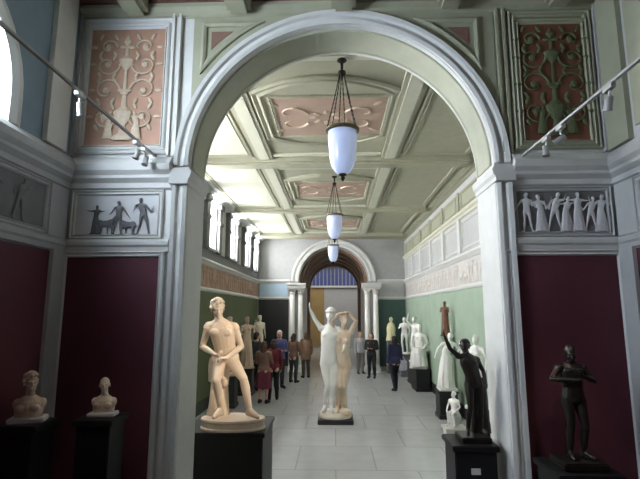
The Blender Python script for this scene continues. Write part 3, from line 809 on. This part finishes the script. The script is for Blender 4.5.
# 1. man leaning on a tree stump
pedestal('broad black pedestal under the leaning marble man, left of the arch opening', -1.78, -.80, 5.45, 6.35, 1.13)
st = statue('marble nude man leaning on a stump, one leg stretched out', (-1.23, 5.80, 1.13))
plinth_round('plinth', 'marblewarm', st, .385, .245, .12, (.01, -.09))
J = pose(pelvis=(-.13, .06, .80), waist=(-.145, .03, .93), chest=(-.17, -.01, 1.09), neck=(-.20, -.03, 1.245), head=(-.225, -.07, 1.395),
    hl=(-.205, .05, .765), hr=(-.06, .05, .765), kl=(-.17, -.24, .56), al=(-.13, -.14, .225), tl=(-.17, -.29, .16),
    kr=(.13, -.13, .57), ar=(.21, -.13, .215), tr=(.33, -.23, .15),
    sl=(-.345, -.01, 1.19), el=(-.43, .04, .93), wl=(-.22, -.19, .86), sr=(-.03, .01, 1.18), er=(.06, .04, .93), wr=(-.06, -.22, .82), fl=(.9, -.35, -.15), fr=(-.8, -.5, .1))
fig_child(st, figure(J, .97, .0065, yaw=.35, pitch=-.2, hair='curly', curl=.8), 'marblewarm')
bm = B(); lathe(bm, [(.15, .1), (.125, .2), (.10, .4), (.105, .6), (.12, .76), (.09, .80)], 16, (-.21, .07, 0))
for k in range(5):
    a = k*1.3; capsule(bm, (-.21+.1*math.cos(a), .07+.1*math.sin(a), .12), .04, (-.21+.08*math.cos(a), .07+.08*math.sin(a), .6), .025)
ell(bm, (-.12, -.02, .5), (.05, .05, .06)); ell(bm, (-.3, .05, .62), (.05, .05, .05))
fig_child(st, remesh(bm, .015, 3), 'marblewarm', 'tree_stump')
# cloth laid over the stump
bm = B(); drape_bm(bm, [((-.21, .09, .83), .09, .09), ((-.21, .09, .78), .13, .11), ((-.22, .09, .68), .13, .115), ((-.22, .09, .5), .12, .115)], folds=8, depth=.16, seed=3)
fig_child(st, remesh(bm, .014, 3), 'marblewarm', 'drapery')

# 2. dancing pair in the middle of the hall
gx, gy = 0.0, 11.1
st = statue('large marble group of two entwined dancers standing mid-hall', (gx, gy, 0))
plinth_box('plinth', 'charcoal', st, .80, .80, .10)
bm = B(); lathe(bm, [(1, .10), (1, .15), (.92, .22)], 24, (0, 0, 0), .37, .36); obj('marble_base', bm, 'marble', st)
J = pose(pelvis=(-.14, -.02, 1.36), waist=(-.15, -.05, 1.58), chest=(-.13, -.02, 1.88), neck=(-.12, .0, 2.14), head=(-.11, -.03, 2.40),
    hl=(-.25, -.02, 1.30), hr=(-.03, -.02, 1.30), kl=(-.18, -.12, .80), al=(-.24, .04, .32), tl=(-.29, -.20, .25), kr=(-.03, -.14, .82), ar=(-.10, -.04, .34), tr=(-.08, -.28, .25),
    sl=(-.32, .0, 2.08), el=(-.47, -.05, 2.29), wl=(-.58, -.10, 2.52), sr=(.08, .02, 2.07), er=(.24, .05, 1.80), wr=(.20, -.22, 1.64), fl=(-.3, 0, 1))
fig_child(st, figure(J, 1.32, .016, yaw=-.3, pitch=.15, hair='wreath', curl=.3), 'marblewhite', 'dancing_man')
J = pose(pelvis=(.17, .02, 1.30), waist=(.16, -.01, 1.52), chest=(.17, .02, 1.80), neck=(.19, .03, 2.04), head=(.22, -.02, 2.29),
    hl=(.07, .02, 1.25), hr=(.27, .02, 1.25), kl=(.10, -.14, .78), al=(.04, -.02, .32), tl=(.04, -.26, .25), kr=(.20, -.08, .78), ar=(.14, .06, .32), tr=(.19, -.16, .25),
    sl=(.01, .03, 1.98), el=(-.10, -.06, 2.22), wl=(.08, -.08, 2.44), sr=(.35, .04, 1.98), er=(.50, -.02, 2.26), wr=(.33, -.07, 2.46), fl=(.9, 0, .3), fr=(-.9, 0, .2))
fig_child(st, figure(J, 1.22, .016, female=True, yaw=.4, pitch=.1, hair='bun', curl=.5), 'marblewarm', 'dancing_woman')
bm = B(); drape_bm(bm, [((.17, .05, 1.34), .18, .14), ((.17, .07, 1.1), .16, .14), ((.14, .11, .7), .11, .12), ((.14, .12, .22), .14, .13)], folds=9, depth=.16, seed=5)
fig_child(st, remesh(bm, .018, 3), 'marblewarm', 'drapery')
bm = B(); rock(bm, (.2, -.16, .22), (.16, .14, .10), 4); fig_child(st, remesh(bm, .02, 2), 'marblewarm', 'rock')

# 3. dark bronze with raised arm in the arch opening, right
pedestal('black pedestal with small pale plaque, under the raised-arm bronze', 1.04, 1.46, 4.36, 4.80, 1.31, plaque=True)
st = statue('dark bronze nude with one arm raised high, in the arch opening at right', (1.285, 4.58, 1.31))
plinth_box('plinth', 'bronze', st, .27, .27, .05)
k = .5
J = {a: (b*k+V((.0, 0, .05)) if b is not None else None) for a, b in pose(
    pelvis=(.06, 0, .93), hl=(-.03, 0, .9), hr=(.15, 0, .9), waist=(.04, -.01, 1.09), chest=(-.01, 0, 1.28), neck=(-.04, 0, 1.45), head=(-.08, -.03, 1.6),
    kl=(-.05, -.12, .5), al=(-.09, .0, .09), tl=(-.13, -.16, .03), kr=(.17, -.02, .5), ar=(.18, .10, .09), tr=(.24, -.06, .03),
    sl=(-.2, .0, 1.42), el=(-.36, -.02, 1.56), wl=(-.46, -.04, 1.80), sr=(.14, .02, 1.37), er=(.27, .06, 1.14), wr=(.26, -.1, .94)).items()}
fig_child(st, figure(J, .53, .0042, yaw=-.5, pitch=.2, hair='curly', curl=.4), 'bronze')
bm = B(); drape_bm(bm, [((.08, .04, .56), .07, .04), ((.1, .06, .4), .07, .045), ((.1, .07, .2), .075, .05), ((.1, .07, .04), .085, .055)], folds=7, depth=.2, seed=8)
fig_child(st, remesh(bm, .009, 3), 'bronze', 'drapery')

# 4. bronze with folded arms against the red wall, right
pedestal('low-lit black pedestal under the bronze with folded arms', 1.67, 2.17, 3.72, 4.20, 1.28)
st = statue('dark bronze standing figure with folded arms before the red wall', (1.93, 3.95, 1.28))
plinth_box('plinth', 'bronze', st, .34, .28, .06)
k = .50
J = {a: (b*k*1.0+V((0, 0, .06)) if b is not None else None) for a, b in pose(
    el=(-.35, -.06, 1.23), wl=(-.08, -.24, 1.24), er=(.33, -.06, 1.20), wr=(.06, -.21, 1.30), fl=(1, -.1, .05), fr=(-.6, 0, .6), kl=(-.09, -.04, .5), kr=(.11, -.09, .5), tr=(.2, -.12, .03), head=(-.01, -.04, 1.63)).items()}
fig_child(st, figure(J, .57, .0042, yaw=-.25, pitch=-.15, hair='short', curl=.3), 'bronze')
# 5. busts on dark pedestals, left
def bust_mesh(s, yaw, beard, hair, voxel=.0038):
    J = pose(); J = {a: (b-V((0, 0, 1.2)) if b is not None else None) for a, b in J.items()}
    J = {a: (b*s if b is not None else None) for a, b in J.items()}
    bm = B()
    P = lambda x, y, z: (x*s, y*s, z*s)
    rings(bm, [[P(rx*math.cos(2*PI*i/20), .01+ry*math.sin(2*PI*i/20), z) for i in range(20)] for z, rx, ry in ((.0, .165, .10), (.05, .17, .105), (.12, .175, .115), (.18, .175, .105), (.22, .14, .08), (.265, .07, .06))])
    for sg in (-1, 1):
        ell(bm, P(.145*sg, .01, .16), (.055*s, .06*s, .07*s)); ell(bm, P(.075*sg, -.075, .12), (.07*s, .035*s, .05*s))
    head(bm, J, s, yaw, 0, hair, beard)
    return remesh(bm, voxel, 3)
def bust(label, loc, rz, s, yaw, beard, hair, m, base='slate'):
    t = thing('bust', label, 'bust', loc, rz)
    bm = B(); box(bm, -.21*s, .21*s, -.13*s, .13*s, 0, .06*s); bmesh.ops.bevel(bm, geom=bm.edges[:], offset=.006, segments=2, affect='EDGES'); obj('socle', bm, base, t)
    fig_child(t, bust_mesh(s, yaw, beard, hair), m, 'head_and_shoulders', (0, 0, .058*s))
    return t
pedestal('unlit black pedestal at the left edge, under the bearded bust', -2.54, -2.22, 3.5, 3.82, 1.655)
bust('pinkish marble bust of a bearded man at the far left', (-2.38, 3.66, 1.655), .3, .60, .5, True, 'curly', 'marblepink', 'reliefgrey')
pedestal('unlit black pedestal under the smaller bare-headed bust', -2.08, -1.76, 3.74, 4.06, 1.645)
bust('small warm marble bust of a bald man before the dark red wall', (-1.92, 3.92, 1.645), .1, .51, .3, False, None, 'marblewarm', 'reliefgrey')

# 6. right row along the green wall
pedestal('black cube pedestal under the striding marble figure, right row', 2.42, 2.90, 11.3, 11.8, .63)
st = statue('white marble draped figure leaning forward on a black cube, right row', (2.68, 11.55, .63))
plinth_box('plinth', 'marblewhite', st, .42, .42, .06)
def scaled(J, k, z): return {a: (b*k+V((0, 0, z)) if b is not None else None) for a, b in J.items()}
J = scaled(pose(pelvis=(.02, 0, .93), chest=(.1, -.03, 1.28), neck=(.13, -.04, 1.45), head=(.15, -.08, 1.6), sl=(-.07, -.03, 1.4), sr=(.3, -.02, 1.38), el=(-.26, -.1, 1.25), wl=(-.36, -.14, 1.05), er=(.42, -.05, 1.2), wr=(.3, -.2, 1.05), kl=(-.15, -.1, .5), al=(-.2, 0, .09), tl=(-.28, -.14, .03)), .74, .06)
fig_child(st, figure(J, .74, .014, female=True, hair='bun', yaw=-.3, hands=True), 'marblewhite')
bm = B(); drape_bm(bm, [((.02, 0, .80), .13, .1), ((.0, 0, .6), .16, .13), ((-.02, 0, .3), .18, .15), ((-.02, 0, .06), .2, .17)], folds=9, depth=.14, seed=11)
fig_child(st, remesh(bm, .016, 2), 'marblewhite', 'drapery')
pedestal('long black pedestal under the seated marble group, right row', 2.60, 3.00, 16.2, 17.3, .75)
pedestal('black block pedestal facing the hall beside the navy-jacket visitor', 2.52, 3.0, 15.0, 15.9, .68)
def seated(): return pose(pelvis=(0, .05, .58), waist=(0, .03, .74), chest=(0, 0, .94), neck=(0, 0, 1.10), head=(0, -.03, 1.26), hl=(-.09, .04, .55), hr=(.09, .04, .55),
    kl=(-.12, -.36, .58), al=(-.12, -.33, .14), tl=(-.14, -.5, .08), kr=(.12, -.36, .54), ar=(.14, -.25, .14), tr=(.15, -.42, .08),
    sl=(-.18, 0, 1.04), sr=(.18, 0, 1.04), el=(-.26, -.05, .8), wl=(-.2, -.28, .66), er=(.27, -.04, .8), wr=(.2, -.28, .64))
st = statue('white marble seated woman with draped knees on the black block', (2.76, 15.45, .68), -.45)
plinth_box('plinth', 'marblewhite', st, .55, .62, .08)
fig_child(st, figure(seated(), .95, .016, female=True, hair='bun', yaw=.2), 'marblewhite')
bm = B(); box(bm, -.2, .2, -.06, .26, .06, .5); fig_child(st, remesh(bm, .02, 3), 'marblewhite', 'seat')
bm = B(); drape_bm(bm, [((0, -.12, .66), .2, .28), ((0, -.16, .5), .24, .3), ((0, -.17, .3), .26, .28), ((0, -.17, .08), .28, .29)], folds=10, depth=.12, seed=4)
fig_child(st, remesh(bm, .02, 2), 'marblewhite', 'drapery')
st = statue('white marble standing figure with raised arm on the long black pedestal', (2.80, 16.6, .75), -PI/2+.9)
plinth_box('plinth', 'marblewhite', st, .34, .34, .06)
J = scaled(pose(el=(-.3, -.1, 1.6), wl=(-.2, -.15, 1.85), chest=(.03, 0, 1.29), kr=(.14, -.12, .52), er=(.32, -.05, 1.2), wr=(.3, -.2, 1.0)), .84, .06)
fig_child(st, figure(J, .84, .018, hair='curly', yaw=.2), 'marblewhite')
stA = statue('slender white marble youth on a grey pedestal near the far right corner', (2.72, 18.5, .85), -.4)
plinth_box('plinth', 'marblewhite', stA, .32, .32, .06)
J = scaled(pose(el=(-.28, -.06, 1.2), wl=(-.12, -.22, 1.3), kl=(-.12, -.1, .52), er=(.26, .02, 1.13)), .76, .06)
fig_child(stA, figure(J, .76, .02, hair='curly', yaw=-.3), 'marblewhite')
pedestal('grey pedestal under the slender youth near the far right corner', 2.52, 2.92, 18.3, 18.7, .85, 'slate')
pedestal('grey pedestal under the cream draped torso by the end wall', 2.12, 2.52, 19.3, 19.7, 1.30, 'slate')
st = statue('cream marble draped torso by the teal panel of the end wall', (2.32, 19.5, 1.30))
bm = B(); drape_bm(bm, [((0, 0, .75), .05, .05), ((0, 0, .66), .14, .10), ((0, 0, .5), .19, .13), ((0, 0, .25), .17, .13), ((0, 0, .0), .21, .15)], folds=9, depth=.10, seed=6)
head(bm, {a: (b*.8-V((0, 0, .48)) if b is not None else None) for a, b in pose().items()}, .85, -.3, 0, 'bun')
fig_child(st, remesh(bm, .02, 2), mat('cream_marble', (218, 212, 168), .45, var=.06))
# brown figure high against the green wall
pedestal('tall green-grey pedestal behind the white statues, under the brown figure', 2.68, 2.98, 11.95, 12.25, 1.86, 'green')
st = statue('brown patinated draped figure standing high against the green wall', (2.83, 12.1, 1.86), -.5)
plinth_box('plinth', 'terracottafig', st, .22, .22, .04)
J = scaled(pose(el=(-.24, -.08, 1.2), wl=(-.08, -.2, 1.22), er=(.24, -.08, 1.2), wr=(.06, -.2, 1.15)), .48, .04)
fig_child(st, figure(J, .48, .012, female=True, hair='bun'), 'terracottafig')
bm = B(); drape_bm(bm, [((0, 0, .7), .08, .06), ((0, 0, .5), .09, .07), ((0, 0, .25), .10, .08), ((0, 0, .04), .12, .1)], folds=8, depth=.12, seed=9)
fig_child(st, remesh(bm, .012, 2), 'terracottafig', 'drapery')
# marble half hidden by the jamb
pedestal('black pedestal half hidden by the right jamb', 2.45, 2.95, 8.75, 9.25, .72)
st = statue('white marble woman half hidden behind the right jamb of the arch', (2.66, 9.0, .72), -.6)
plinth_box('plinth', 'marblewhite', st, .40, .40, .06)
J = scaled(pose(el=(-.34, -.1, 1.25), wl=(-.36, -.18, 1.5), er=(.26, .0, 1.13), chest=(-.03, 0, 1.29)), .72, .06)
fig_child(st, figure(J, .72, .014, female=True, hair='bun', yaw=-.3), 'marblewhite')
bm = B(); drape_bm(bm, [((0, 0, .74), .12, .1), ((0, 0, .5), .15, .12), ((0, 0, .25), .17, .14), ((0, 0, .06), .2, .16)], folds=10, depth=.12, seed=12)
fig_child(st, remesh(bm, .015, 2), 'marblewhite', 'drapery')
# low plinth with a marble fragment between the pedestals
pedestal('low pale stone block between the black pedestals, right row', 2.15, 2.60, 9.5, 9.95, .22, 'plaster')
st = statue('small white marble crouching child on the low pale block', (2.38, 9.72, .25), -.7)
J = {a: (b*.48-V((0, 0, .05*.48)) if b is not None else None) for a, b in seated().items()}
bm_extra = lambda bm: rock(bm, (0, .0, .14), (.13, .13, .15), 3)
fig_child(st, figure(J, .5, .012, hair='curly', yaw=-.4, extra=bm_extra), 'marblewhite')

# 7. left row along the shaded green wall
for i, (x, y, h, lab, plab, m_, kw) in enumerate((
    (-2.85, 12.6, .80, 'marble man with bent arm, tinted for warm shade, behind the leaning statue, left wall', 'dark pedestal under the shade-tinted marble man, left wall', 'marblepink', dict(el=(-.3, -.05, 1.2), wl=(-.15, -.2, 1.35), er=(.3, -.05, 1.15), wr=(.34, -.15, .95), kr=(.16, -.1, .5))),  # pink tint is warm shade painted into the marble
    (-2.72, 14.4, .78, 'marble draped woman, tinted for warm shade, beyond the visitors, left wall', 'dark pedestal under the draped woman, left wall', 'marblepink', dict(el=(-.26, -.05, 1.15), wl=(-.1, -.2, 1.1), er=(.34, -.05, 1.3), wr=(.3, -.12, 1.55))),  # marble tinted pink for the warm shade here too
    (-2.75, 17.0, .80, 'last pale marble figure before the charcoal end panel, left wall', 'dark pedestal under the last marble figure, left wall', 'marble', dict(kl=(-.15, -.1, .5))))):
    pedestal(plab, x-.24, x+.24, y-.24, y+.24, h, 'charcoal')
    st = statue(lab, (x, y, h), .45, 'marble figures along the olive wall')
    plinth_box('plinth', m_, st, .4, .4, .06)
    J = scaled(pose(**kw), .84, .06)
    fig_child(st, figure(J, .84, .016, female=(i == 1), hair='bun' if i == 1 else 'curly', yaw=.2), m_)
    if i == 1:
        bm = B(); drape_bm(bm, [((0, 0, .86), .14, .11), ((0, 0, .6), .17, .14), ((0, 0, .3), .19, .16), ((0, 0, .06), .22, .18)], folds=10, depth=.12, seed=13)
        fig_child(st, remesh(bm, .018, 2), m_, 'drapery')

# ================================================================== VISITORS
def person(label, x, y, rz, ht, top, bottom, hairc, Jk=None, long_top=0, skirt=None, hairlen=0, shoe=(24, 22, 22), bag=None, sleeves=True):
    J = pose(**(Jk or {})); k = ht/1.75
    body = figure(J, 1, .015, hair=None, smooth=2)
    body.transform(M.Scale(k, 4))
    o = link('person', body, 'skin'); o.location = (x, y, 0); o.rotation_euler = (0, 0, rz)
    tag(o, label, 'person')
    def part(name, bm, m, vox=.018, sm=4):
        me = remesh(bm, vox, sm); me.transform(M.Scale(k, 4)); return link(name, me, m, o)
    # hair
    m = head_basis(J); h = J['head']; P = lambda a, b, c: h+m @ V((a, b, c))
    bm = B(); ell(bm, P(0, -.026, .04), (.086, .096, .094), m); ell(bm, P(0, -.06, -.03), (.08, .065, .09), m)
    if hairlen:
        capsule(bm, P(-.05, -.06, -.02), .06, P(-.05, -.06, -.05-hairlen), .045); capsule(bm, P(.05, -.06, -.02), .06, P(.05, -.06, -.05-hairlen), .045); capsule(bm, P(0, -.08, -.02), .06, P(0, -.08, -.06-hairlen), .045)
    part('hair', bm, cloth(hairc), .014)
    # top
    bm = B(); torso(bm, J, 1, .022)
    for q in 'lr':
        capsule(bm, lerp(J['chest'], J['neck'], .75), .07, J['s'+q], .07)
        arm(bm, J, 1, q, .018, fore=sleeves)
    if long_top: drape_bm(bm, [((J['pelvis'].x, 0, 1.02), .19, .145), ((J['pelvis'].x, 0, .8), .205, .165), ((J['pelvis'].x, 0, .95-long_top), .215, .175)], folds=7, depth=.03)
    else: drape_bm(bm, [((0, 0, 1.0), .185, .14), ((0, 0, .88), .19, .15)], folds=7, depth=.02)
    part('jacket', bm, cloth(top))
    if skirt:
        bm = B(); drape_bm(bm, [((0, 0, 1.0), .17, .13), ((0, 0, .8), .21, .17), ((0, 0, skirt), .26, .2)], folds=9, depth=.05)
        part('skirt', bm, cloth(bottom))
    else:
        bm = B(); ell(bm, J['pelvis']-V((0, 0, .03)), (.18, .14, .12))
        for q in 'lr':
            leg(bm, J, 1, q, .02, .97); capsule(bm, J['k'+q], .068, J['a'+q], .058)
        part('trousers', bm, cloth(bottom))
    for q in 'lr':
        bm = B(); foot(bm, J, 1, q, .012); part('shoe', bm, cloth(shoe), .012, 2)
    if bag:
        c, bx, col = bag
        bm = B(); box(bm, bx-.14, bx+.14, -.06, .06, .62, .95); bmesh.ops.bevel(bm, geom=bm.edges[:], offset=.03, segments=3, affect='EDGES')
        me = bpy.data.meshes.new('bag'); bmesh.ops.recalc_face_normals(bm, faces=bm.faces); bm.to_mesh(me); bm.free(); me.transform(M.Scale(k, 4)); b_ = link('shoulder_bag', me, cloth(col), o)
        bm = B(); sg = 1 if bx > 0 else -1
        tube(bm, [(bx-.1, -.02, .94), (sg*.2, -.05, 1.25), (sg*.15, -.02, 1.5), (sg*.17, .05, 1.46), (sg*.22, .06, 1.2), (bx+.1, .02, .94)], .012)
        me = bpy.data.meshes.new('strap'); bmesh.ops.recalc_face_normals(bm, faces=bm.faces); bm.to_mesh(me); bm.free(); me.transform(M.Scale(k, 4)); link('strap', me, cloth(col), b_)
    return o
walkJ = dict(kl=(-.1, -.16, .52), al=(-.1, -.14, .09), tl=(-.12, -.32, .03), kr=(.1, .02, .5), ar=(.1, .2, .10), tr=(.12, .03, .03))
holdJ = dict(el=(-.25, .0, 1.14), wl=(-.1, -.24, 1.16), er=(.25, .0, 1.14), wr=(.1, -.24, 1.14))
person('visitor in a charcoal jacket behind the leaning statue', -2.55, 15.2, 2.4, 1.82, (72, 74, 78), (40, 40, 46), (70, 52, 40))
person('visitor in a brown top and long maroon skirt, nearest of the left crowd', -1.98, 13.1, 2.9, 1.66, (120, 92, 80), (96, 34, 54), (92, 66, 48), holdJ, 0, .42, .12)
person('visitor in black trousers with a crimson jacket, right of the maroon skirt', -1.78, 13.6, 3.4, 1.68, (104, 30, 44), (22, 22, 24), (60, 44, 36), None, .0, None, .08)
person('tall white-haired visitor in a blue shirt and dark trousers, left crowd', -1.85, 15.6, .5, 1.86, (74, 80, 130), (34, 36, 44), (206, 204, 200), holdJ)
person('visitor in a brown cardigan and grey trousers by the left columns', -1.48, 16.8, 2.7, 1.70, (116, 88, 76), (56, 58, 64), (70, 50, 40), holdJ, .0, None, .1)
person('visitor in a tan coat farthest back near the left columns', -1.12, 18.0, 3.5, 1.70, (138, 108, 90), (74, 68, 64), (82, 60, 46), None, .25, None, .1)
person('visitor in black with folded arms near the right columns', 1.38, 18.0, -.3, 1.68, (34, 34, 36), (26, 26, 30), (48, 38, 34), holdJ, 0, None, .06)
person('visitor in grey standing beside the right columns in the passage', 1.02, 19.2, .3, 1.66, (172, 172, 174), (120, 118, 118), (150, 140, 128), None)
person('visitor in a navy jacket walking with a pale bag, right of the marble dancers', 1.91, 15.3, -2.8, 1.70, (38, 38, 72), (24, 24, 38), (44, 34, 32), walkJ, .05, None, .1, bag=(0, -.3, (204, 202, 220)))

# ================================================================== LIGHT AND CAMERA
w = bpy.data.worlds.new('world'); bpy.context.scene.world = w; w.use_nodes = True
w.node_tree.nodes['Background'].inputs['Color'].default_value = (.75, .85, 1, 1); w.node_tree.nodes['Background'].inputs['Strength'].default_value = .3

f = 460.; th = math.atan(71.5/f); ya = math.atan(15/f*math.cos(th))
cam = bpy.data.cameras.new('camera'); co = bpy.data.objects.new('camera', cam); C.objects.link(co)
co.location = (0, 0, 2.5); co.rotation_euler = (PI/2+th, 0, ya)
cam.sensor_width = 36; cam.lens = f*36/640; cam.clip_end = 100
sc = bpy.context.scene; sc.camera = co
vs = sc.view_settings; vs.view_transform = 'Standard'; vs.look = 'None'; vs.gamma = 1; vs.use_curve_mapping = False; vs.exposure = 1.
sc.cycles.use_denoising = True
sc.cycles.max_bounces = 8; sc.cycles.diffuse_bounces = 6
